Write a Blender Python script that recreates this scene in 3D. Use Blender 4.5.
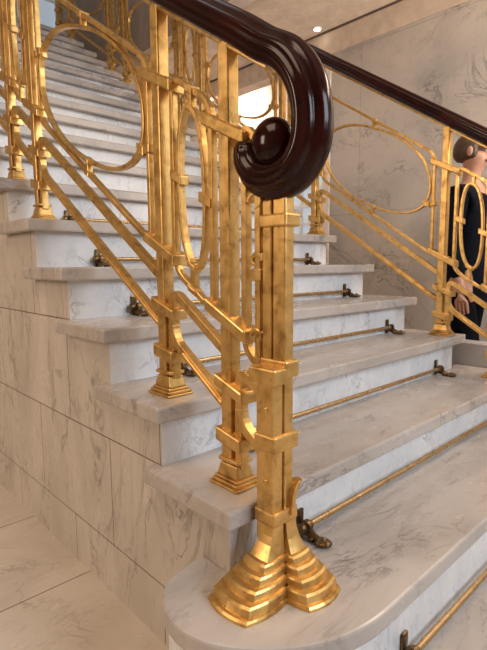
import bpy, bmesh, math, random
from mathutils import Vector, Matrix
random.seed(7)
for o in list(bpy.data.objects): bpy.data.objects.remove(o)
C = bpy.context.scene.collection
sc = bpy.context.scene
PI = math.pi

# ------------------------------------------------------------------ camera
cam_d = bpy.data.cameras.new('camera'); cam = bpy.data.objects.new('camera', cam_d); C.objects.link(cam)
cam_d.sensor_fit = 'HORIZONTAL'; cam_d.sensor_width = 36.0
cam_d.lens = 489.7/487*36.0
yaw, pitch, roll = 0.75426, 0.12316, -0.00689
fwd = Vector((math.sin(yaw)*math.cos(pitch), math.cos(yaw)*math.cos(pitch), -math.sin(pitch)))
rt = Vector((math.cos(yaw), -math.sin(yaw), 0)); up = rt.cross(fwd)
rt2 = rt*math.cos(roll)+up*math.sin(roll); up2 = -rt*math.sin(roll)+up*math.cos(roll)
m3 = Matrix((rt2, up2, -fwd)).transposed()
cam.matrix_world = Matrix.Translation((-0.6749, -0.5079, 0.8553)) @ m3.to_4x4()
cam_d.clip_start = 0.02
sc.camera = cam

# ------------------------------------------------------------------ world, light, exposure
w = bpy.data.worlds.new('world'); sc.world = w; w.use_nodes = True
w.node_tree.nodes['Background'].inputs[0].default_value = (0.80, 0.88, 1.0, 1)
w.node_tree.nodes['Background'].inputs[1].default_value = 0.6
def area(name, loc, target, sx, sy, power, col, spread=PI):
    d = bpy.data.lights.new(name, 'AREA'); d.shape = 'RECTANGLE'; d.size = sx; d.size_y = sy
    d.energy = power; d.color = col; d.spread = spread
    o = bpy.data.objects.new(name, d); C.objects.link(o); o.location = loc
    o.rotation_euler = (Vector(target)-Vector(loc)).to_track_quat('-Z', 'Y').to_euler(); return o
area('daylight_through_front_windows', (1.0, -3.85, 2.5), (1.0, 0.6, 0.9), 2.6, 2.6, 165, (0.79, 0.89, 1.0))
area('hall_ceiling_light', (-1.7, 0.3, 3.55), (-1.2, 0.6, 0), 1.6, 1.6, 42, (1.0, 0.76, 0.56))
area('hall_wall_light', (-3.1, 1.9, 2.0), (0, 1.2, 0.3), 0.9, 1.4, 50, (1.0, 0.81, 0.63))
area('added_stairwell_light', (0.7, 3.0, 5.4), (0.7, 3.0, 0.0), 1.6, 2.4, 10, (0.78, 0.88, 1.0))  # added overhead light that deepens shade under the nosings; no skylight opening
area('side_hall_light', (2.90, 3.6, 2.66), (3.3, 3.6, 1.9), 0.08, 2.6, 42, (1.0, 0.86, 0.74))
area('corridor_light', (2.2, -0.3, 2.66), (2.3, 0.0, 0), 0.4, 2.4, 42, (1.0, 0.82, 0.64))
area('added_ceiling_fill', (2.50, -1.5, 1.55), (2.35, 1.2, 2.9), 0.3, 0.3, 26, (1.0, 0.84, 0.70), 1.7)  # added unseen fill light that brightens the aisle ceiling
vs = sc.view_settings
vs.view_transform = 'Standard'; vs.look = 'None'; vs.gamma = 1; vs.use_curve_mapping = False
vs.exposure = 0.10

# ------------------------------------------------------------------ materials
def newmat(n):
    m = bpy.data.materials.new(n); m.use_nodes = True; nt = m.node_tree
    return m, nt, nt.nodes['Principled BSDF']
def N(nt, t, **k):
    n = nt.nodes.new(t)
    for a, b in k.items(): setattr(n, a, b)
    return n
def ramp(nt, fac, stops):
    r = N(nt, 'ShaderNodeValToRGB'); nt.links.new(fac, r.inputs[0]); e = r.color_ramp.elements
    e[0].position, e[0].color = stops[0][0], (*stops[0][1], 1); e[1].position, e[1].color = stops[-1][0], (*stops[-1][1], 1)
    for p, c in stops[1:-1]:
        q = e.new(p); q.color = (*c, 1)
    return r.outputs[0]
def mixc(nt, fac, a, b, mode='MIX'):
    x = N(nt, 'ShaderNodeMix', data_type='RGBA', blend_type=mode)
    if isinstance(fac, float): x.inputs[0].default_value = fac
    else: nt.links.new(fac, x.inputs[0])
    for i, v in ((6, a), (7, b)):
        if isinstance(v, tuple): x.inputs[i].default_value = (*v, 1)
        else: nt.links.new(v, x.inputs[i])
    return x.outputs[2]
def noise(nt, vec, scale, detail=6, dist=0.0, rough=0.55):
    n = N(nt, 'ShaderNodeTexNoise'); n.inputs['Scale'].default_value = scale; n.inputs['Detail'].default_value = detail
    n.inputs['Distortion'].default_value = dist; n.inputs['Roughness'].default_value = rough
    nt.links.new(vec, n.inputs['Vector']); return n.outputs['Fac']
def mapping(nt, rot=(0, 0, 0), scale=(1, 1, 1), loc=(0, 0, 0)):
    g = N(nt, 'ShaderNodeNewGeometry'); m = N(nt, 'ShaderNodeMapping')
    m.inputs['Rotation'].default_value = rot; m.inputs['Scale'].default_value = scale; m.inputs['Location'].default_value = loc
    nt.links.new(g.outputs['Position'], m.inputs[0]); return m.outputs[0]
def marble(name, base, tint, vein, vs_=3.0, rot=(0.4, 0.3, 0.7), stretch=(1, 1, 1), rough=0.28, vein_amt=0.8, joints=None):
    m, nt, b = newmat(name)
    v = mapping(nt, rot, stretch)
    cloud = noise(nt, v, vs_*0.8, 5, 0.6)
    col = mixc(nt, ramp(nt, cloud, [(0.38, (0, 0, 0)), (0.68, (1, 1, 1))]), base, tint)
    for sc_, wd, am in ((vs_, 0.014, vein_amt*0.85), (vs_*0.55, 0.007, vein_amt), (vs_*2.4, 0.02, vein_amt*0.35)):
        n = noise(nt, v, sc_, 8, 1.3, 0.6)
        line = ramp(nt, n, [(0.5-wd*2.2, (0, 0, 0)), (0.5, (1, 1, 1)), (0.5+wd, (0, 0, 0))])
        gate = ramp(nt, noise(nt, v, sc_*0.7+1.1, 3, 0.2), [(0.48, (0, 0, 0)), (0.66, (am, am, am))])
        mul = mixc(nt, 1.0, line, gate, 'MULTIPLY')
        col = mixc(nt, mul, col, vein)
    speck = ramp(nt, noise(nt, v, vs_*16, 4, 0.4), [(0.66, (0, 0, 0)), (0.80, (0.22, 0.22, 0.22))])
    col = mixc(nt, speck, col, vein)
    if joints:
        g = N(nt, 'ShaderNodeNewGeometry'); s = N(nt, 'ShaderNodeSeparateXYZ'); nt.links.new(g.outputs['Position'], s.inputs[0])
        ax, ay, ox, oy, bw, rh, off, ms = joints
        cx = N(nt, 'ShaderNodeCombineXYZ')
        for k, (a, o_) in enumerate(((ax, ox), (ay, oy))):
            ad = N(nt, 'ShaderNodeMath', operation='ADD'); ad.inputs[1].default_value = o_
            nt.links.new(s.outputs[a], ad.inputs[0]); nt.links.new(ad.outputs[0], cx.inputs[k])
        br = N(nt, 'ShaderNodeTexBrick'); br.offset = off; br.squash = 1
        br.inputs['Scale'].default_value = 1; br.inputs['Mortar Size'].default_value = ms; br.inputs['Mortar Smooth'].default_value = 0.2
        br.inputs['Brick Width'].default_value = bw; br.inputs['Row Height'].default_value = rh
        br.inputs['Color1'].default_value = (0.93, 0.93, 0.93, 1); br.inputs['Color2'].default_value = (1, 1, 1, 1)
        br.inputs['Mortar'].default_value = (1, 1, 1, 1)
        nt.links.new(cx.outputs[0], br.inputs['Vector'])
        col = mixc(nt, 1.0, col, br.outputs['Color'], 'MULTIPLY')
        col = mixc(nt, br.outputs['Fac'], col, (0.16, 0.10, 0.06))
    nt.links.new(col, b.inputs['Base Color']); b.inputs['Roughness'].default_value = rough
    r = ramp(nt, noise(nt, v, 9, 3), [(0.3, (rough*0.8,)*3), (0.7, (rough*1.25,)*3)])
    nt.links.new(r, b.inputs['Roughness'])
    return m
M = {}
M['riser'] = marble('white marble with grey veins', (0.78, 0.78, 0.78), (0.64, 0.65, 0.67), (0.22, 0.23, 0.26), 4.5, (0.2, 0.9, 0.3), (1.3, 1, 0.8), 0.28, 0.75)
M['tread'] = marble('white marble tread with warm light tint', (0.505, 0.452, 0.41), (0.39, 0.345, 0.31), (0.14, 0.11, 0.10), 3.6, (0.1, 0.2, 0.75), (0.8, 2.2, 1), 0.24, 0.75)  # riser marble made darker and pinker; warm overhead light put into colour
M['side'] = marble('cream marble cladding', (0.62, 0.55, 0.475), (0.50, 0.44, 0.375), (0.17, 0.14, 0.12), 3.2, (0.5, 0.1, 0.2), (1, 2.0, 0.55), 0.3, 0.75,
                   joints=('Y', 'Z', -0.5275, 3.4, 0.54, 0.34, 0.5, 0.0022))
M['floor'] = marble('warm marble floor tiles', (0.64, 0.56, 0.475), (0.54, 0.465, 0.39), (0.26, 0.20, 0.16), 2.6, (0, 0, 0.4), (1, 1.6, 1), 0.22, 0.45,
                    joints=('X', 'Y', 0.45+10, 0.035+10.1, 1.0, 0.505, 0.0, 0.0022))
M['wall'] = marble('grey beige marble wall', (0.62, 0.56, 0.50), (0.44, 0.405, 0.375), (0.15, 0.14, 0.145), 2.2, (0.7, 0.2, 0.2), (1, 1, 1.2), 0.32, 0.8,
                   joints=('Y', 'Z', 9.95, 10.0, 1.3, 1.25, 0.5, 0.001))
M['plinth'] = marble('light grey marble plinth', (0.50, 0.47, 0.44), (0.42, 0.40, 0.38), (0.3, 0.29, 0.28), 3, rough=0.3, vein_amt=0.3)
def plain(name, col, rough=0.6, metal=0.0, nscale=12, var=0.12, bump=0.0):
    m, nt, b = newmat(name); v = mapping(nt)
    n = noise(nt, v, nscale, 5)
    c = ramp(nt, n, [(0.3, tuple(x*(1-var) for x in col)), (0.7, tuple(min(1, x*(1+var)) for x in col))])
    nt.links.new(c, b.inputs['Base Color']); b.inputs['Roughness'].default_value = rough; b.inputs['Metallic'].default_value = metal
    if bump:
        bp = N(nt, 'ShaderNodeBump'); bp.inputs['Strength'].default_value = bump; bp.inputs['Distance'].default_value = 0.002
        nt.links.new(noise(nt, v, nscale*6, 4), bp.inputs['Height']); nt.links.new(bp.outputs[0], b.inputs['Normal'])
    return m
def gold(name, c1, c2, c3, rough, bump=0.25):
    m, nt, b = newmat(name); v = mapping(nt)
    n = noise(nt, v, 26, 6, 0.5)
    c = ramp(nt, n, [(0.30, c3), (0.45, c2), (0.62, c1)])
    sp = ramp(nt, noise(nt, v, 120, 3), [(0.66, (0, 0, 0)), (0.74, (0.55,)*3)])
    c = mixc(nt, sp, c, tuple(x*0.35 for x in c2))
    nt.links.new(c, b.inputs['Base Color']); b.inputs['Metallic'].default_value = 0.80
    r = ramp(nt, noise(nt, v, 40, 4), [(0.3, (rough*0.8,)*3), (0.7, (rough*1.3,)*3)]); nt.links.new(r, b.inputs['Roughness'])
    bp = N(nt, 'ShaderNodeBump'); bp.inputs['Strength'].default_value = bump; bp.inputs['Distance'].default_value = 0.001
    nt.links.new(noise(nt, v, 90, 4), bp.inputs['Height']); nt.links.new(bp.outputs[0], b.inputs['Normal'])
    return m
M['gold'] = gold('gilded iron', (0.74, 0.465, 0.165), (0.63, 0.38, 0.12), (0.42, 0.235, 0.07), 0.34)
M['brass'] = gold('aged brass', (0.50, 0.33, 0.16), (0.48, 0.315, 0.15), (0.44, 0.285, 0.13), 0.28, 0.0)
M['dark_brass'] = gold('dark aged bronze', (0.26, 0.17, 0.075), (0.15, 0.09, 0.04), (0.06, 0.035, 0.02), 0.30, 0.15)
m, nt, b = newmat('polished dark mahogany'); v = mapping(nt, (0.3, 0.58, 0), (9, 1.2, 2))
c = ramp(nt, noise(nt, v, 6, 6, 0.8), [(0.3, (0.010, 0.002, 0.0015)), (0.7, (0.034, 0.005, 0.0035))])
nt.links.new(c, b.inputs['Base Color']); b.inputs['Roughness'].default_value = 0.14; b.inputs['Specular IOR Level'].default_value = 0.26
M['wood'] = m
M['plaster'] = plain('warm cream plaster', (0.70, 0.58, 0.47), 0.75)
M['hall'] = plain('cream plaster darkened against bounce', (0.34, 0.27, 0.21), 0.8)  # cream plaster coloured darker so these walls bounce less light
M['ceiling'] = plain('peach plaster ceiling', (0.80, 0.68, 0.57), 0.8)
M['cream'] = plain('bright cream wall', (0.80, 0.70, 0.62), 0.7)
M['trim'] = plain('dark painted trim shadow', (0.13, 0.09, 0.07), 0.6)  # dark colour stands in for the trim's shadow at the ceiling edge
M['frame'] = plain('white window frame', (0.75, 0.75, 0.74), 0.4)
M['coat'] = plain('black navy cloth', (0.005, 0.006, 0.010), 0.9, 0, 60, 0.3)
M['trousers'] = plain('dark trousers cloth', (0.005, 0.005, 0.007), 0.9, 0, 60, 0.3)
for k_ in ('coat', 'trousers'): M[k_].node_tree.nodes['Principled BSDF'].inputs['Specular IOR Level'].default_value = 0.08
M['skin'] = plain('skin', (0.48, 0.25, 0.16), 0.5, 0, 30, 0.08)
M['hair'] = plain('brown hair', (0.075, 0.038, 0.018), 0.55, 0, 80, 0.5, 0.4)
M['shoe'] = plain('black shoe leather', (0.01, 0.01, 0.01), 0.4)
M['eye'] = plain('eye', (0.05, 0.03, 0.02), 0.2)
M['lip'] = plain('lips', (0.38, 0.14, 0.11), 0.45)
def glow(name, col, s):
    m, nt, b = newmat(name); b.inputs['Base Color'].default_value = (*col, 1)
    b.inputs['Emission Color'].default_value = (*col, 1); b.inputs['Emission Strength'].default_value = s; b.inputs['Roughness'].default_value = 0.1
    return m
M['daypane'] = glow('daylight window pane', (0.42, 0.50, 0.58), 0.5)
M['frontpane'] = glow('front daylight pane', (0.75, 0.86, 1.0), 2.2)
M['lampglow'] = glow('downlight glow', (1.0, 0.85, 0.65), 14)

# ------------------------------------------------------------------ mesh helpers
def link(name, bm, mat, parent=None, bevel=0.0, smooth=False, seg=2, angle=40):
    me = bpy.data.meshes.new(name)
    bmesh.ops.recalc_face_normals(bm, faces=bm.faces)
    bm.to_mesh(me); bm.free(); me.materials.append(M[mat] if isinstance(mat, str) else mat)
    o = bpy.data.objects.new(name, me); C.objects.link(o)
    if parent is not None:
        o.parent = parent; o.matrix_parent_inverse = Matrix.Translation(-parent_loc(parent))
    if bevel:
        bv = o.modifiers.new('bevel', 'BEVEL'); bv.width = bevel; bv.segments = seg; bv.limit_method = 'ANGLE'; bv.angle_limit = math.radians(35)
    if smooth:
        for p in me.polygons: p.use_smooth = True
        me.set_sharp_from_angle(angle=math.radians(angle))
    return o
def parent_loc(p):
    l = Vector(p.location)
    return l if p.parent is None else Vector(l)
def empty(name, loc, label, cat, group=None):
    o = bpy.data.objects.new(name, None); C.objects.link(o); o.location = loc; o.empty_display_size = 0.1
    o['label'] = label; o['category'] = cat
    if group: o['group'] = group
    return o
def struct(o): o['kind'] = 'structure'; return o
def box(bm, a, b_):
    x0, y0, z0 = a; x1, y1, z1 = b_
    vs_ = [bm.verts.new(p) for p in ((x0, y0, z0), (x1, y0, z0), (x1, y1, z0), (x0, y1, z0), (x0, y0, z1), (x1, y0, z1), (x1, y1, z1), (x0, y1, z1))]
    for f in ((0, 3, 2, 1), (4, 5, 6, 7), (0, 1, 5, 4), (1, 2, 6, 5), (2, 3, 7, 6), (3, 0, 4, 7)): bm.faces.new([vs_[i] for i in f])
    return vs_
def shbox(bm, x0, x1, y0, y1, z0, z1, shear, yc):
    vs_ = box(bm, (x0, y0, z0), (x1, y1, z1))
    for v in vs_: v.co.z += shear*(v.co.y-yc)
def prism(bm, pts, axis, a, b_):
    # pts 2-D outline; axis 'z': (x,y) between z=a..b ; axis 'x': (y,z) between x=a..b
    def P(p, t): return (p[0], p[1], t) if axis == 'z' else (t, p[0], p[1])
    lo = [bm.verts.new(P(p, a)) for p in pts]; hi = [bm.verts.new(P(p, b_)) for p in pts]; n = len(pts)
    bm.faces.new(lo[::-1]); bm.faces.new(hi)
    for i in range(n): bm.faces.new((lo[i], lo[(i+1) % n], hi[(i+1) % n], hi[i]))
def fillet(pts, r, closed=False, n=5):
    out = []; k = len(pts)
    for i, p in enumerate(pts):
        p = Vector(p)
        if not closed and i in (0, k-1): out.append(p); continue
        a = Vector(pts[i-1]); c = Vector(pts[(i+1) % k])
        u = (a-p); v = (c-p); rr = min(r, u.length*0.45, v.length*0.45)
        s = p+u.normalized()*rr; e = p+v.normalized()*rr
        for j in range(n+1):
            t = j/n; out.append(s*(1-t)**2+p*2*t*(1-t)+e*t*t)
    return out
def sweep_yz(bm, path, sec, x, closed=False, scale=None):
    """path: list of (y,z); sec: list of (lateral x, normal n) ; swept in the plane x"""
    P = [Vector((p[0], p[1])) for p in path]; n = len(P); rings = []
    for i in range(n):
        if closed: d = (P[(i+1) % n]-P[i]).normalized()+(P[i]-P[i-1]).normalized()
        elif i == 0: d = P[1]-P[0]
        elif i == n-1: d = P[-1]-P[-2]
        else: d = (P[i+1]-P[i]).normalized()+(P[i]-P[i-1]).normalized()
        d.normalize(); nr = Vector((-d.y, d.x)); s = scale[i] if scale else 1.0
        k = 1.0
        if 0 < i < n-1 or closed:
            dd = (P[i]-P[i-1]).normalized(); cs = abs(dd.dot(d)); k = 1/max(cs, 0.6)
        rings.append([bm.verts.new((x+a*s, P[i].x+nr.x*b_*s*k, P[i].y+nr.y*b_*s*k)) for a, b_ in sec])
    m = len(sec); rng = range(n) if closed else range(n-1)
    for i in rng:
        A = rings[i]; B = rings[(i+1) % n]
        for j in range(m): bm.faces.new((A[j], A[(j+1) % m], B[(j+1) % m], B[j]))
    if not closed: bm.faces.new(rings[0][::-1]); bm.faces.new(rings[-1])
def rect(w_, h_): return [(-w_/2, -h_/2), (w_/2, -h_/2), (w_/2, h_/2), (-w_/2, h_/2)]
def tube(bm, pts, r, seg=10):
    P = [Vector(p) for p in pts]; rings = []
    if not isinstance(r, (list, tuple)): r = [r]*len(P)
    ref = None
    for i, p in enumerate(P):
        d = (P[min(i+1, len(P)-1)]-P[max(i-1, 0)]).normalized()
        if ref is None: ref = d.orthogonal().normalized()
        ref = (ref-d*ref.dot(d)).normalized(); q = d.cross(ref)
        rings.append([bm.verts.new(p+(ref*math.cos(2*PI*k/seg)+q*math.sin(2*PI*k/seg))*r[i]) for k in range(seg)])
    for i in range(len(P)-1):
        for j in range(seg): bm.faces.new((rings[i][j], rings[i][(j+1) % seg], rings[i+1][(j+1) % seg], rings[i+1][j]))
    bm.faces.new(rings[0][::-1]); bm.faces.new(rings[-1])
def ball(bm, c, rx, ry=None, rz=None, seg=14, rings=9):
    ry = ry or rx; rz = rz or rx
    bmesh.ops.create_uvsphere(bm, u_segments=seg, v_segments=rings, radius=1, matrix=Matrix.Translation(c) @ Matrix.Diagonal((rx, ry, rz, 1)))

# ------------------------------------------------------------------ dimensions
T, H, W = 0.2589, 0.17, 1.693
S = H/T
NST = 19
FL = -0.17
OH = 0.045; TH = 0.042
XL, XR = 0.07, 1.64
XW = 2.7

# ------------------------------------------------------------------ the setting
bm = bmesh.new(); box(bm, (-3.6, -4.1, FL-0.1), (5.0, 6.1, FL)); struct(link('floor', bm, 'floor'))
bm = bmesh.new(); box(bm, (-3.7, -4.1, FL), (-3.6, 6.1, 5.6)); struct(link('wall_left', bm, 'hall'))
bm = bmesh.new(); box(bm, (-3.6, -4.1, 3.7), (-0.45, 6.1, 3.8)); struct(link('ceiling', bm, 'hall'))
bm = bmesh.new(); box(bm, (-0.45, -4.1, 5.5), (1.95, 6.1, 5.6)); struct(link('ceiling', bm, 'ceiling'))
bm = bmesh.new(); box(bm, (-0.5, -4.1, 3.8), (-0.45, 6.1, 5.5)); struct(link('trim_1', bm, 'plaster'))
bm = bmesh.new(); box(bm, (1.95, -4.1, 2.71), (2.84, 6.1, 2.81)); struct(link('ceiling', bm, 'ceiling'))
bm = bmesh.new(); box(bm, (1.95, -4.1, 2.81), (2.0, 6.1, 5.5)); struct(link('trim_2', bm, 'hall'))
# moulding strips under the side aisle ceiling
bm = bmesh.new(); box(bm, (1.95, -4.0, 2.69), (1.99, 6.0, 2.71)); struct(link('trim_3', bm, 'plaster', bevel=0.004))
bm = bmesh.new(); box(bm, (XW, -4.1, FL), (XW+0.12, 2.05, 2.525)); struct(link('wall_right', bm, 'wall'))
bm = bmesh.new(); box(bm, (XW, -4.1, 2.525), (XW+0.14, 6.1, 2.7)); struct(link('trim_4', bm, 'plaster', bevel=0.004))
bm = bmesh.new(); box(bm, (XW-0.012, -4.1, 2.7), (XW+0.14, 6.1, 2.71)); struct(link('painted_shade_strip', bm, 'trim'))  # painted dark strip for the shade line below the aisle ceiling
bm = bmesh.new(); box(bm, (XW-0.004, 2.03, FL), (XW+0.125, 2.11, 2.525)); struct(link('trim_6', bm, 'cream', bevel=0.006))
bm = bmesh.new(); box(bm, (3.3, 2.05, FL), (3.4, 6.1, 3.2)); struct(link('wall_right', bm, 'cream'))
bm = bmesh.new(); box(bm, (2.84, 2.0, 3.2), (3.4, 6.1, 3.3)); struct(link('ceiling', bm, 'ceiling'))
bm = bmesh.new(); box(bm, (XW+0.12, 2.0, FL), (3.3, 2.05, 3.2)); struct(link('wall_side', bm, 'cream'))
# back wall behind the top landing, with a tall window
bm = bmesh.new()
for a, b_ in (((-3.6, 5.3, FL), (1.45, 5.4, 5.5)), ((1.45, 5.3, FL), (1.92, 5.4, 3.3)), ((1.45, 5.3, 4.9), (1.95, 5.4, 5.5)), ((1.92, 5.3, FL), (1.95, 5.4, 4.9)), ((1.95, 5.3, FL), (3.4, 5.4, 2.7))): box(bm, a, b_)
struct(link('wall_back', bm, 'hall'))
def window(name, a, b_, axis, nx, nz, pane):
    """axis 'y': lies in plane y ; 'x': in plane x. a=(u0,z0) b=(u1,z1), plane position p"""
    u0, z0 = a[0], a[1]; u1, z1 = b_[0], b_[1]; p = a[2]
    def bx(bm, ua, ub, za, zb, d0, d1):
        if axis == 'y': box(bm, (ua, p+d0, za), (ub, p+d1, zb))
        else: box(bm, (p+d0, ua, za), (p+d1, ub, zb))
    bm = bmesh.new(); f = 0.045
    for r_ in ((u0, u1, z0, z0+f), (u0, u1, z1-f, z1), (u0, u0+f, z0+f, z1-f), (u1-f, u1, z0+f, z1-f)): bx(bm, *r_, -0.03, 0.03)
    for i in range(1, nx): u = u0+(u1-u0)*i/nx; bx(bm, u-0.015, u+0.015, z0+f, z1-f, -0.02, 0.02)
    for i in range(1, nz): z = z0+(z1-z0)*i/nz; bx(bm, u0+f, u1-f, z-0.015, z+0.015, -0.019, 0.019)
    fo = struct(link(name, bm, 'frame'))
    bm = bmesh.new(); bx(bm, u0+f*0.5, u1-f*0.5, z0+f*0.5, z1-f*0.5, -0.006, 0.006)
    link('pane', bm, pane, fo)
window('window_1', (1.45, 3.3, 5.33), (1.92, 4.9), 'y', 1, 3, 'daypane')
window('window_2', (2.45, 0.9, 3.26), (3.15, 1.80), 'x', 2, 5, 'daypane')
# front wall behind the camera with two tall windows
bm = bmesh.new()
for a, b_ in (((-3.6, -4.1, FL), (-0.4, -4.0, 5.5)), ((-0.4, -4.1, FL), (5.0, -4.0, 1.4)), ((-0.4, -4.1, 4.4), (5.0, -4.0, 5.5)), ((0.85, -4.1, 1.4), (1.15, -4.0, 4.4)), ((1.94, -4.1, 1.4), (5.0, -4.0, 4.4))): box(bm, a, b_)
struct(link('wall_front', bm, 'hall'))
window('window_3', (-0.4, 1.4, -4.05), (0.85, 4.4), 'y', 2, 4, 'frontpane')
window('window_4', (1.15, 1.4, -4.05), (1.94, 4.4), 'y', 2, 4, 'frontpane')
# plinth beyond the right end of the steps
bm = bmesh.new(); box(bm, (1.83, -3.0, FL), (1.93, 0.66, 0.455))
pl = link('marble_plinth', bm, 'plinth', bevel=0.006); pl['label'] = 'low light grey marble plinth beside the steps, in front of the person'; pl['category'] = 'plinth'

# ------------------------------------------------------------------ staircase
st = empty('marble_staircase', (0.85, 0.3, FL), 'wide white veined marble staircase with rounded bottom step and cream clad side', 'staircase')
def bull(inset):
    """outline of the rounded bottom step from its back left round to the right end"""
    P = [(0.0, 0.356), (-0.045, 0.353), (-0.088, 0.345), (-0.125, 0.330), (-0.155, 0.300), (-0.175, 0.262), (-0.183, 0.215), (-0.178, 0.168),
         (-0.158, 0.118), (-0.115, 0.064), (-0.062, 0.018), (0.0, -0.018), (0.06, -0.037), (0.12, -0.046), (0.20, -0.047)]
    Q = []
    for i, p in enumerate(P):
        a = Vector(P[max(i-1, 0)]); c = Vector(P[min(i+1, len(P)-1)]); d = (c-a).normalized(); nrm = Vector((-d.y, d.x))
        Q.append(Vector(p)+nrm*inset*(1 if nrm.dot(Vector((0.05, 0.2))-Vector(p)) > 0 else -1))
    R = []
    for i in range(len(Q)-1):   # Catmull-Rom smoothing
        p0 = Q[max(i-1, 0)]; p1 = Q[i]; p2 = Q[i+1]; p3 = Q[min(i+2, len(Q)-1)]
        for j in range(4):
            t = j/4; R.append(0.5*((2*p1)+(p2-p0)*t+(2*p0-5*p1+4*p2-p3)*t*t+(3*p1-p0-3*p2+p3)*t**3))
    R.append(Q[-1]); return [(p.x, p.y) for p in R]
# bottom tread (level 0)
bm = bmesh.new(); prism(bm, [(-0.10+0.0, 0.05), (-0.10, -0.10), (-0.04, -0.25), (0.1, -0.31), (W+OH, -0.31), (W+OH, 0.05)], 'z', -TH, 0); link('tread', bm, 'tread', st, bevel=0.007)
bm = bmesh.new(); prism(bm, [(-0.08, 0.05), (-0.08, -0.10), (-0.03, -0.24), (0.1, -0.29), (W, -0.29), (W, 0.05)], 'z', FL, -TH); link('riser', bm, 'riser', st)
# bullnose step (level 1)
o1 = bull(0)+[(W+0.12, -0.047), (W+0.12, T+0.02), (0.0, T+0.02)]
o1 = [p for p in o1]
bm = bmesh.new(); prism(bm, o1, 'z', H-TH, H); link('tread', bm, 'tread', st, bevel=0.006)
o1 = bull(0.012)+[(W+0.12, -0.035), (W+0.12, T), (0.0, T)]
bm = bmesh.new(); prism(bm, o1, 'z', 0, H-TH); link('riser', bm, 'riser', st)
bm = bmesh.new(); prism(bm, bull(0.02)+[(0.2, T), (0.0, T)], 'z', FL, 0); link('plinth_course', bm, 'side', st)
for k in range(2, NST+1):
    y0 = (k-1)*T; z1 = k*H
    xr = W if k > 2 else W+0.08
    back = y0+T+0.03 if k < NST else 5.29
    bm = bmesh.new(); box(bm, (-OH+0.004, y0-OH, z1-TH), (xr+OH, back, z1)); link('tread', bm, 'tread', st, bevel=0.006)
    bm = bmesh.new(); box(bm, (0.0, y0, z1-H), (xr, y0+0.03, z1-TH)); link('riser', bm, 'riser', st)
# cream cladding of the left side, following the steps
def stepsolid(bm, xa, xb):
    # built column by column so that faces stay planar
    cols = [(0.03, T, H)]+[((k-1)*T+0.003, k*T+0.003, k*H) for k in range(2, NST)]+[((NST-1)*T+0.003, 5.29, NST*H)]
    prof = [(cols[0][0], FL)]
    for a, b_, z in cols: prof += [(a, z-TH-0.001), (b_, z-TH-0.001)]
    prof.append((5.29, FL)); prism(bm, prof, 'x', xa, xb)
bm = bmesh.new(); stepsolid(bm, -0.001, 0.028); link('side_cladding', bm, 'side', st)
bm = bmesh.new(); stepsolid(bm, W-0.03, W-0.001); link('side_cladding', bm, 'side', st)

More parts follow.
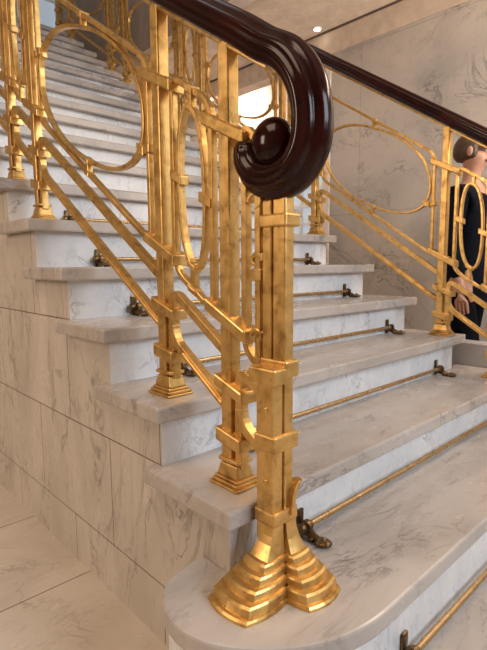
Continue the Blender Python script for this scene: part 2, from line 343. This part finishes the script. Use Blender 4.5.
# ------------------------------------------------------------------ railings
def zr(y, rel): return rel+S*y
def railing(x, label, posts, first_newel):
    rl = empty('stair_railing', (x, 0.2, H), label, 'railing', None)
    g = 'gold'
    def bar(name, path, w_, h_, closed=False, bev=0.003, par=rl):
        bm = bmesh.new(); sweep_yz(bm, path, rect(w_, h_), x, closed); return link(name, bm, g, par, bevel=bev)
    def post(yt):
        yc = yt*T; k = int(yt)+1; zb = k*H; top = zr(yc, 1.115)
        bm = bmesh.new(); box(bm, (x-0.017, yc-0.017, zb+0.045), (x+0.017, yc+0.017, top)); p = link('post', bm, g, rl, bevel=0.004)
        # short flanking bars from the foot up to the lowest collar
        bm = bmesh.new()
        for dy, t_ in ((-0.036, zb+0.20),):
            box(bm, (x-0.012, yc+dy-0.011, zb+0.045), (x+0.012, yc+dy+0.011, t_-0.012))
            tube(bm, [(x, yc+dy, t_-0.015), (x, yc+dy, t_-0.005), (x, yc+dy, t_)], [0.012, 0.009, 0.002])
        link('stub_bar', bm, g, p, bevel=0.002)
        # stepped foot
        bm = bmesh.new(); yf = yc-0.012
        for hx, hy, za, zt in ((0.041, 0.050, 0, 0.007), (0.036, 0.045, 0.007, 0.015), (0.031, 0.040, 0.015, 0.022)):
            box(bm, (x-hx, yf-hy, zb+za), (x+hx, yf+hy, zb+zt))
        v0 = [bm.verts.new((x+a*0.027, yf+b_*0.036, zb+0.022)) for a, b_ in ((-1, -1), (1, -1), (1, 1), (-1, 1))]
        v1 = [bm.verts.new((x+a*0.021, yf+b_*0.029, zb+0.052)) for a, b_ in ((-1, -1), (1, -1), (1, 1), (-1, 1))]
        bm.faces.new(v0[::-1]); bm.faces.new(v1)
        for i in range(4): bm.faces.new((v0[i], v0[(i+1) % 4], v1[(i+1) % 4], v1[i]))
        link('foot', bm, g, p, bevel=0.003)
        # collars
        for rel, ya, yb, hh, sh, ex in ((0.935, -0.070, 0.070, 0.030, 0.5, 0.024), (0.515, -0.070, 0.068, 0.030, 0.5, 0.024),
                                        (0.362, -0.062, 0.034, 0.028, 0.35, 0.026), (0.238, -0.055, 0.030, 0.034, 0.2, 0.026)):
            bm = bmesh.new(); z = zr(yc, rel); shbox(bm, x-ex, x+ex, yc+ya, yc+yb, z-hh/2, z+hh/2, sh, yc)
            link('collar', bm, g, p, bevel=0.004)
        # ring stacked above the foot
        bm = bmesh.new(); box(bm, (x-0.024, yc-0.046, zb+0.056), (x+0.024, yc+0.022, zb+0.066)); link('collar', bm, g, p, bevel=0.003)
        return p
    for yt in posts: post(yt)
    FT, FB = 0.965, 0.492
    def panel(ya, yb, wide):
        # ya downhill post, yb uphill post
        d = 0.055; a = ya+d; b_ = yb-d; r = 0.045
        bar('panel_frame', fillet([(a, zr(a, FB)), (b_, zr(b_, FB)), (b_, zr(b_, FT)), (a, zr(a, FT))], r, True), 0.018, 0.014, True)
        # lower loop: joined at the uphill end, dying into the post downhill
        y1 = yb-0.036
        bar('lower_loop', fillet([(ya+0.014, zr(ya+0.014, 0.43)), (y1, zr(y1, 0.43)), (y1, zr(y1, 0.30)), (ya+0.014, zr(ya+0.014, 0.30))], 0.04), 0.022, 0.020)
        # raised groove bead along the lowest bar
        bar('bead', [(ya+0.02, zr(ya+0.02, 0.300)), (y1-0.05, zr(y1-0.05, 0.300))], 0.031, 0.009, bev=0.002)
        yc = (a+b_)/2
        n = 48; path = []
        if wide:
            A, B, sh, ex = (b_-a)/2-0.018, 0.198, 0.42, 2.25; zc = zr(yc, 0.730)
        else:
            A, B, sh, ex = 0.050, 0.186, S, 2.3; zc = zr(yc, 0.737)
        for i in range(n):
            th = 2*PI*i/n; c_, s_ = math.cos(th), math.sin(th)
            u = A*math.copysign(abs(c_)**(2/ex), c_); v_ = B*math.copysign(abs(s_)**(2/ex), s_)
            path.append((yc+u, zc+sh*u+v_))
        path = path[::-1]
        bm = bmesh.new(); sweep_yz(bm, path, rect(0.020, 0.011), x, True); link('oval_ring', bm, g, rl, bevel=0.002)
        # stubs between oval and frame
        bm = bmesh.new()
        box(bm, (x-0.009, yc-0.008, zc+B-0.006), (x+0.009, yc+0.008, zr(yc, FT))); link('stub', bm, g, rl, bevel=0.002)
        bm = bmesh.new(); box(bm, (x-0.009, yc-0.008, zr(yc, FB)), (x+0.009, yc+0.008, zc-B+0.006)); link('stub', bm, g, rl, bevel=0.002)
        for zz in (zc-B, zr(yc, FB)):
            bm = bmesh.new(); shbox(bm, x-0.014, x+0.014, yc-0.016, yc+0.016, zz-0.008, zz+0.008, S*0.8, yc); link('collar', bm, g, rl, bevel=0.003)
        bm = bmesh.new(); shbox(bm, x-0.014, x+0.014, yc-0.014, yc+0.014, zr(yc, FT)-0.011, zr(yc, FT)+0.011, S*0.8, yc); link('collar', bm, g, rl, bevel=0.003)
        if wide:
            for ys, dz, sgn in ((a, -0.075, 1), (b_, 0.075, -1)):
                zz = zc+sh*(ys-yc)+dz
                bm = bmesh.new(); shbox(bm, x-0.009, x+0.009, ys-(0.0 if sgn > 0 else 0.055), ys+(0.055 if sgn > 0 else 0.0), zz-0.009, zz+0.009, 0.3, ys); link('stub', bm, g, rl, bevel=0.002)
                bm = bmesh.new(); box(bm, (x-0.014, ys-0.014, zz-0.012), (x+0.014, ys+0.014, zz+0.012)); link('collar', bm, g, rl, bevel=0.003)
                y2 = ys+sgn*0.030; bm = bmesh.new(); shbox(bm, x-0.014, x+0.014, y2-0.015, y2+0.015, zz-0.013, zz+0.013, 0.3, y2); link('collar', bm, g, rl, bevel=0.003)
        else:
            for sgn in (-1, 1):
                y2 = yc+sgn*(A+0.006); zz = zc+sh*sgn*A-0.0
                bm = bmesh.new(); shbox(bm, x-0.014, x+0.014, y2-0.022, y2+0.022, zz-0.012, zz+0.012, S*0.7, y2); link('collar', bm, g, rl, bevel=0.003)
    ps = sorted(posts)
    for a, b_ in zip(ps, ps[1:]): panel(a*T, b_*T, (b_-a) > 2)
    # flat gilded strip under the handrail
    ytop = ps[-1]*T+0.1
    bar('rail_strip', [(0.20, zr(0.20, 1.108)), (ytop, zr(ytop, 1.108))], 0.030, 0.010)
    # newel end: frame and loops between last post and newel
    ya = 0.232; yb = ps[0]*T
    b_ = yb-0.055
    bar('panel_frame', fillet([(ya, zr(ya, 0.92)), (ya, zr(ya, FB)-0.012), (b_, zr(b_, FB)), (b_, zr(b_, FT)), (ya+0.012, zr(ya, FT))], 0.035), 0.018, 0.015)
    bar('lower_loop', fillet([(0.185, zr(0.185, 0.43)), (yb-0.036, zr(yb-0.036, 0.43)), (yb-0.036, zr(yb-0.036, 0.30)), (0.185, zr(0.185, 0.30))], 0.04), 0.022, 0.020)
    # handrail with volute: centre curve uphill -> downhill, profile crown on the outside
    prof = [(0, 0.038), (0.012, 0.036), (0.021, 0.029), (0.024, 0.021), (0.026, 0.020), (0.032, 0.021), (0.038, 0.017), (0.041, 0.010), (0.041, 0.004), (0.044, 0.001), (0.046, -0.006),
            (0.043, -0.013), (0.038, -0.016), (0.037, -0.021), (0.034, -0.027), (0.026, -0.030), (0, -0.030)]
    sec = prof+[(-a, b2) for a, b2 in prof[1:-1]][::-1]
    key = [(ps[-1]*T+0.12, None), (1.5, None), (0.9, None), (0.50, None), (0.36, None), (0.275, None)]
    P = [(y, zr(y, 1.149)) for y, _ in key]
    P += [(0.210, 1.283), (0.150, 1.246), (0.109, 1.194), (0.091, 1.132), (0.097, 1.074), (0.130, 1.033), (0.178, 1.020), (0.222, 1.031), (0.250, 1.055), (0.261, 1.082), (0.262, 1.096), (0.261, 1.106), (0.260, 1.112)]
    scl = [1.0]*6+[1.0, 1.0, 1.0, 1.0, 1.0, 1.0, 1.0, 1.0, 0.97, 0.92, 0.85, 0.70, 0.40]
    path, sca = [], []
    for i in range(len(P)-1):
        p0, p1, p2, p3 = [Vector(P[j]) for j in (max(i-1, 0), i, i+1, min(i+2, len(P)-1))]
        nn = 1 if i < 3 else 5
        for j in range(nn):
            t = j/nn
            if i < 3: q = p1
            else: q = 0.5*((2*p1)+(p2-p0)*t+(2*p0-5*p1+4*p2-p3)*t*t+(3*p1-p0-3*p2+p3)*t**3)
            path.append(q); sca.append(scl[i]*(1-t)+scl[i+1]*t)
    path.append(Vector(P[-1])); sca.append(scl[-1])
    # normal (-d.y,d.x) for downhill heading (-y) points down: flip profile so crown is outside
    kk = 1.0 if first_newel else 0.90
    sec2 = [(a*kk, -b2*kk) for a, b2 in sec]
    bm = bmesh.new(); sweep_yz(bm, path, sec2, x, False, sca)
    link('handrail', bm, 'wood', rl, smooth=True, angle=50)
    bm = bmesh.new(); ball(bm, (x+0.004, 0.198, 1.096), 0.040, 0.050, 0.052, 28, 18)
    link('volute_eye', bm, 'wood', rl, smooth=True)
    # ---- newel
    zb = H
    bm = bmesh.new(); box(bm, (x-0.009, 0.152, zb+0.10), (x+0.018, 0.188, 0.995)); nw = link('newel_post', bm, g, rl, bevel=0.004)
    bm = bmesh.new(); box(bm, (x-0.046, 0.152, zb+0.10), (x-0.014, 0.200, 0.640)); link('newel_bar', bm, g, nw, bevel=0.004)
    bm = bmesh.new(); box(bm, (x-0.010, 0.191, zb+0.10), (x+0.018, 0.216, 0.985)); link('newel_bar', bm, g, nw, bevel=0.003)
    for a, c_, z, hh in ((-0.048, 0.027, 0.325, 0.030), (-0.048, 0.028, 0.487, 0.036), (-0.048, -0.009, 0.628, 0.034), (-0.013, 0.028, 0.640, 0.036), (-0.016, 0.029, 0.943, 0.026)):
        bm = bmesh.new(); box(bm, (x+a, 0.145, z-hh/2), (x+c_, 0.205 if z < 0.6 else 0.222, z+hh/2)); link('newel_collar', bm, g, nw, bevel=0.004)
    # round screw heads on the outer face
    for z in (0.405, 0.560):
        bm = bmesh.new(); ball(bm, (x-0.047, 0.170, z), 0.004, 0.0065, 0.0065, 10, 6); link('screw_head', bm, g, nw, smooth=True)
    # stepped, flaring feet
    def foot(direction, parent):
        bm = bmesh.new()
        prof_ = [(0.0, 0.120), (0.006, 0.120), (0.010, 0.116), (0.010, 0.110), (0.026, 0.107), (0.030, 0.102), (0.030, 0.088), (0.043, 0.084), (0.047, 0.079), (0.047, 0.066),
                 (0.059, 0.062), (0.063, 0.057), (0.063, 0.046), (0.074, 0.042), (0.078, 0.037), (0.078, 0.029), (0.090, 0.021), (0.104, 0.013), (0.120, 0.007), (0.150, 0.002)]
        rings = []
        for z, rch in prof_:
            f = rch/0.120
            if direction == 'x':
                o = -rch; inner = 0.029-0.016*f; half = 0.015+0.042*f; bl = 0.012*f; cx, cy = x-0.042, 0.168
                corner = [(cx+o, cy-half), (cx+inner, cy-half), (cx+inner, cy+half), (cx+o, cy+half)]
            else:
                inner = 0.032-0.010*f; half = 0.014+0.037*f; cx, cy = x+0.008, 0.152; bl = 0.012*f; rr = rch*0.82
                corner = [(cx-half, cy-rr), (cx+half, cy-rr), (cx+half, cy+inner), (cx-half, cy+inner)]
            ring = []
            ctr = Vector((sum(p[0] for p in corner)/4, sum(p[1] for p in corner)/4))
            for i in range(4):
                a = Vector(corner[i]); b2 = Vector(corner[(i+1) % 4]); e = (b2-a); nn = Vector((e.y, -e.x)).normalized()
                if nn.dot((a+b2)/2-ctr) < 0: nn = -nn
                for j in range(6):
                    t = j/6; q = a+e*t+nn*bl*4*t*(1-t)
                    ring.append(bm.verts.new((q.x, q.y, zb+z)))
            rings.append(ring)
        m = len(rings[0])
        for i in range(len(rings)-1):
            for j in range(m): bm.faces.new((rings[i][j], rings[i][(j+1) % m], rings[i+1][(j+1) % m], rings[i+1][j]))
        bm.faces.new(rings[0][::-1]); bm.faces.new(rings[-1])
        return link('newel_foot', bm, g, parent, bevel=0.0015)
    foot('x', nw); foot('y', nw)
    # curled leaf springing from the right side of the newel
    bm = bmesh.new()
    cp = [(x+0.004, 0.325), (x+0.006, 0.348), (x+0.009, 0.366), (x+0.015, 0.381), (x+0.023, 0.390), (x+0.031, 0.396)]
    for (xa, za), (xb, zb2) in zip(cp, cp[1:]):
        vs_ = []
        for xx, zz in ((xa, za), (xb, zb2)):
            vs_.append([bm.verts.new((xx+dx, yy, zz)) for dx, yy in ((-0.006, 0.138), (0.006, 0.138), (0.006, 0.160), (-0.006, 0.160))])
        for j in range(4): bm.faces.new((vs_[0][j], vs_[0][(j+1) % 4], vs_[1][(j+1) % 4], vs_[1][j]))
        bm.faces.new(vs_[0][::-1]); bm.faces.new(vs_[1])
    bmesh.ops.remove_doubles(bm, verts=bm.verts, dist=0.0005)
    link('leaf_curl', bm, g, nw, bevel=0.002)
    # ornaments on the loop upright behind the newel
    def curl(yc, zc, r0, flip):
        bm = bmesh.new(); pth = []
        for i in range(12):
            a = i/11*1.5*PI; r_ = r0*(1-0.55*i/11); pth.append((yc+flip*(r_*math.cos(a)), zc+r_*math.sin(a)))
        sweep_yz(bm, pth, rect(0.022, 0.009), x); link('scroll_curl', bm, g, nw, bevel=0.002)
    curl(0.238, 0.985, 0.022, 1); curl(0.236, 0.862, 0.018, -1); curl(0.236, 0.700, 0.018, 1)
    bm = bmesh.new(); box(bm, (x-0.014, 0.220, 0.820), (x+0.014, 0.252, 0.846)); link('newel_collar', bm, g, nw, bevel=0.003)
    return rl
PO = [1.27, 2.27, 5.27, 6.27, 9.27, 10.27, 13.27, 14.27, 17.27, 18.27]
railing(XL, 'near gilded stair railing whose dark mahogany handrail curls into a volute over the newel', [1.27, 2.27, 5.42, 6.40, 9.40, 10.40, 13.4, 14.4, 17.4], True)
railing(XR, 'far gilded stair railing standing on right ends of the steps before the marble wall', [p-0.10 for p in PO], False)

# ------------------------------------------------------------------ stair rods
order = ['lowest', 'second lowest', 'third lowest', 'fourth lowest', 'fifth lowest', 'sixth lowest', 'seventh lowest', 'eighth lowest', 'ninth']
for k in range(1, 9):
    yr = (k-1)*T - (0.035 if k == 1 else 0.0); z0 = (k-1)*H; xa, xb = (0.235, 1.515)
    r0 = empty('stair_rod', ((xa+xb)/2, yr-0.03, z0), 'brass stair rod in bronze brackets at the foot of the %s visible riser' % order[k-1], 'stair rod', 'brass stair rods on the marble steps')
    bm = bmesh.new(); tube(bm, [(xa-0.012, yr-0.026, z0+0.030), (xb+0.012, yr-0.026, z0+0.030)], 0.0080, 12); link('rod', bm, 'brass', r0, smooth=True)
    for xc in (xa, xb):
        bm = bmesh.new()
        box(bm, (xc-0.012, yr-0.008, z0), (xc+0.012, yr, z0+0.068))
        br = link('bracket', bm, 'dark_brass', r0, bevel=0.004)
        bm = bmesh.new()
        tube(bm, [(xc-0.030, yr-0.026, z0+0.030), (xc-0.026, yr-0.026, z0+0.030), (xc-0.016, yr-0.026, z0+0.030), (xc-0.008, yr-0.026, z0+0.030), (xc-0.006, yr-0.026, z0+0.030), (xc+0.006, yr-0.026, z0+0.030), (xc+0.008, yr-0.026, z0+0.030), (xc+0.016, yr-0.026, z0+0.030)],
             [0.007, 0.012, 0.013, 0.009, 0.016, 0.016, 0.011, 0.010], 14)
        link('socket', bm, 'dark_brass', br, smooth=True, angle=60)
        bm = bmesh.new()
        tube(bm, [(xc, yr-0.008, z0+0.016), (xc, yr-0.030, z0+0.018), (xc, yr-0.048, z0+0.012), (xc, yr-0.062, z0+0.008)], [0.010, 0.013, 0.010, 0.009], 12)
        ball(bm, (xc, yr-0.078, z0+0.0085), 0.019, 0.024, 0.0085)
        ball(bm, (xc, yr-0.080, z0+0.017), 0.006, 0.006, 0.005, 10, 6)
        for dx in (-1, 1): ball(bm, (xc+dx*0.010, yr-0.046, z0+0.007), 0.007, 0.009, 0.007, 10, 6)
        link('tread_foot', bm, 'dark_brass', br, smooth=True, angle=60)

# ------------------------------------------------------------------ added wall lamp (unseen, right of the picture)
ws = empty('added_wall_lamp', (XW-0.002, -1.5, 1.45), 'added brass wall lamp, out of view, placed beside the ceiling fill light', 'lamp')
bm = bmesh.new(); box(bm, (XW-0.025, -1.56, 1.36), (XW-0.001, -1.44, 1.56)); link('back_plate', bm, 'brass', ws, bevel=0.006)
bm = bmesh.new(); tube(bm, [(XW-0.02, -1.5, 1.42), (XW-0.12, -1.5, 1.40), (XW-0.19, -1.5, 1.43), (XW-0.2, -1.5, 1.47)], 0.009, 10); link('arm', bm, 'brass', ws, smooth=True)
bm = bmesh.new(); tube(bm, [(XW-0.2, -1.5, 1.45), (XW-0.2, -1.5, 1.47), (XW-0.2, -1.5, 1.50), (XW-0.2, -1.5, 1.53)], [0.03, 0.07, 0.09, 0.10], 20); link('bowl', bm, 'brass', ws, smooth=True)
# ------------------------------------------------------------------ downlight
dl = empty('ceiling_downlight', (XW-0.10, 2.10, 2.71), 'small round recessed downlight at the ceiling edge above the marble wall', 'ceiling light')
bm = bmesh.new(); tube(bm, [(XW-0.10, 2.10, 2.700), (XW-0.10, 2.10, 2.7099)], 0.035, 20); link('trim_ring', bm, 'frame', dl)
bm = bmesh.new(); tube(bm, [(XW-0.10, 2.10, 2.697), (XW-0.10, 2.10, 2.700)], 0.026, 20); link('lens', bm, 'lampglow', dl)

# ------------------------------------------------------------------ the person beyond the railing
PX, PY = 2.27, 0.70
def skin(name, verts, edges, rad, mat, parent=None, root=0, sub=2):
    me = bpy.data.meshes.new(name); me.from_pydata([Vector(v) for v in verts], edges, []); me.materials.append(M[mat])
    o = bpy.data.objects.new(name, me); C.objects.link(o)
    if parent is not None:
        o.parent = parent; o.matrix_parent_inverse = Matrix.Translation(-Vector(parent.location))
    sk = o.modifiers.new('skin', 'SKIN'); sk.use_smooth_shade = True
    if not me.skin_vertices: 
        bpy.context.view_layer.update()
    for i, r_ in enumerate(rad):
        d = me.skin_vertices[0].data[i]; d.radius = (r_, r_) if not isinstance(r_, tuple) else r_; d.use_root = (i == root)
    ss = o.modifiers.new('sub', 'SUBSURF'); ss.levels = sub; ss.render_levels = sub
    return o
pr = empty('person', (PX, PY, FL), 'person with brown hair in dark navy coat walking past behind the far railing, arm lowered', 'person')
# facing -Y ; right hand is on the -X side
hy = PY
V = [(PX, hy, 0.76), (PX, hy, 0.92), (PX, hy, 1.10), (PX, hy+0.01, 1.22), (PX, hy+0.005, 1.31), (PX, hy, 1.38),          # 0-5 pelvis to neck base
     (PX-0.17, hy, 1.23), (PX-0.21, hy+0.02, 0.97), (PX-0.215, hy-0.05, 0.745),                                           # 6-8 right arm
     (PX+0.17, hy, 1.23), (PX+0.21, hy+0.02, 0.97), (PX+0.21, hy+0.02, 0.74),                                            # 9-11 left arm
     (PX-0.09, hy, 0.70), (PX-0.10, hy-0.07, 0.30), (PX-0.10, hy-0.02, -0.09), (PX-0.10, hy-0.13, -0.14),                  # 12-15 right leg
     (PX+0.09, hy, 0.70), (PX+0.10, hy+0.05, 0.30), (PX+0.10, hy+0.16, -0.08), (PX+0.10, hy+0.05, -0.14)]
Ed = [(0, 1), (1, 2), (2, 3), (3, 4), (4, 5), (3, 6), (6, 7), (7, 8), (3, 9), (9, 10), (10, 11), (0, 12), (12, 13), (13, 14), (14, 15), (0, 16), (16, 17), (17, 18), (18, 19)]
Rd = [(0.135, 0.10), (0.12, 0.09), (0.13, 0.095), (0.12, 0.08), 0.052, 0.048, 0.052, 0.040, 0.026, 0.052, 0.040, 0.026, 0.082, 0.055, 0.036, 0.03, 0.082, 0.055, 0.036, 0.03]
# head on the neck as part of the same figure
hb = len(V)
V += [(PX, hy-0.015, 1.435), (PX, hy-0.02, 1.49)]; Ed += [(5, hb), (hb, hb+1)]; Rd += [(0.070, 0.078), (0.068, 0.080)]
# right hand: palm and five fingers
def hand(wrist_i, wx, wy, wz, side):
    pi_ = len(V); V.append((wx, wy-0.008, wz-0.045)); Rd.append((0.024, 0.018)); Ed.append((wrist_i, pi_))
    pj = len(V); V.append((wx, wy-0.012, wz-0.085)); Rd.append((0.028, 0.015)); Ed.append((pi_, pj))
    for q, (dy, ln) in enumerate(((-0.030, 0.070), (-0.010, 0.078), (0.010, 0.073), (0.029, 0.058))):
        a = len(V); V.append((wx, wy-0.012+dy, wz-0.100)); Rd.append(0.0095); Ed.append((pj, a))
        V.append((wx+side*0.008, wy-0.014+dy, wz-0.100-ln*0.5)); Rd.append(0.0088); Ed.append((a, a+1))
        V.append((wx+side*0.022, wy-0.014+dy, wz-0.100-ln)); Rd.append(0.0075); Ed.append((a+1, a+2))
    a = len(V); V.append((wx+side*0.006, wy-0.050, wz-0.065)); Rd.append(0.011); Ed.append((pi_, a))
    V.append((wx+side*0.012, wy-0.066, wz-0.105)); Rd.append(0.009); Ed.append((a, a+1))
hand(8, PX-0.215, hy-0.05, 0.745, 1); hand(11, PX+0.21, hy+0.02, 0.74, -1)
skin('body', V, Ed, Rd, 'skin', pr, 0, 2)
# clothing: a coat to mid thigh, trousers, shoes
cv = [(PX, hy, 0.60), (PX, hy, 0.76), (PX, hy, 0.92), (PX, hy, 1.10), (PX, hy+0.01, 1.23), (PX, hy+0.005, 1.31), (PX-0.175, hy, 1.23), (PX-0.213, hy+0.02, 0.97), (PX-0.216, hy-0.046, 0.765),
      (PX+0.175, hy, 1.23), (PX+0.213, hy+0.02, 0.97), (PX+0.212, hy+0.02, 0.76)]
ce = [(0, 1), (1, 2), (2, 3), (3, 4), (4, 5), (4, 6), (6, 7), (7, 8), (4, 9), (9, 10), (10, 11)]
skin('coat', cv, ce, [(0.15, 0.12), (0.15, 0.12), (0.14, 0.11), (0.165, 0.125), (0.15, 0.11), 0.072, 0.070, 0.056, 0.044, 0.070, 0.056, 0.044], 'coat', pr, 1, 2)
tv = [(PX, hy, 0.74), (PX-0.09, hy, 0.66), (PX-0.10, hy-0.07, 0.30), (PX-0.10, hy-0.02, -0.08), (PX+0.09, hy, 0.66), (PX+0.10, hy+0.05, 0.30), (PX+0.10, hy+0.16, -0.07)]
skin('trousers', tv, [(0, 1), (1, 2), (2, 3), (0, 4), (4, 5), (5, 6)], [(0.10, 0.09), 0.088, 0.075, 0.062, 0.088, 0.075, 0.062], 'trousers', pr, 0, 2)
for sx, fy in ((-0.10, -0.02), (0.10, 0.16)):
    bm = bmesh.new(); ball(bm, (PX+sx, hy+fy-0.07, FL+0.045), 0.048, 0.135, 0.045, 16, 10); link('shoe', bm, 'shoe', pr, smooth=True)
bm = bmesh.new()
ball(bm, (PX, hy+0.012, 1.495), 0.088, 0.100, 0.098, 24, 14)
for v in bm.verts:
    if v.co.y < hy-0.045 and v.co.z < 1.505: v.co.y = hy-0.045
    if v.co.z < 1.44: v.co.z = 1.44+(v.co.z-1.44)*0.3
link('hair', bm, 'hair', pr, smooth=True)
bm = bmesh.new(); tube(bm, [(PX, hy-0.085, 1.495), (PX, hy-0.103, 1.465), (PX, hy-0.098, 1.452), (PX, hy-0.088, 1.450)], [0.007, 0.012, 0.013, 0.008], 10); link('nose', bm, 'skin', pr, smooth=True)
for sx in (-1, 1):
    bm = bmesh.new(); ball(bm, (PX+sx*0.031, hy-0.086, 1.490), 0.012, 0.008, 0.007, 12, 8); link('eye', bm, 'eye', pr, smooth=True)
    bm = bmesh.new(); ball(bm, (PX+sx*0.079, hy-0.012, 1.478), 0.009, 0.018, 0.030, 12, 8); link('ear', bm, 'skin', pr, smooth=True)
bm = bmesh.new(); ball(bm, (PX, hy-0.086, 1.425), 0.024, 0.009, 0.008, 12, 8); link('mouth', bm, 'lip', pr, smooth=True)
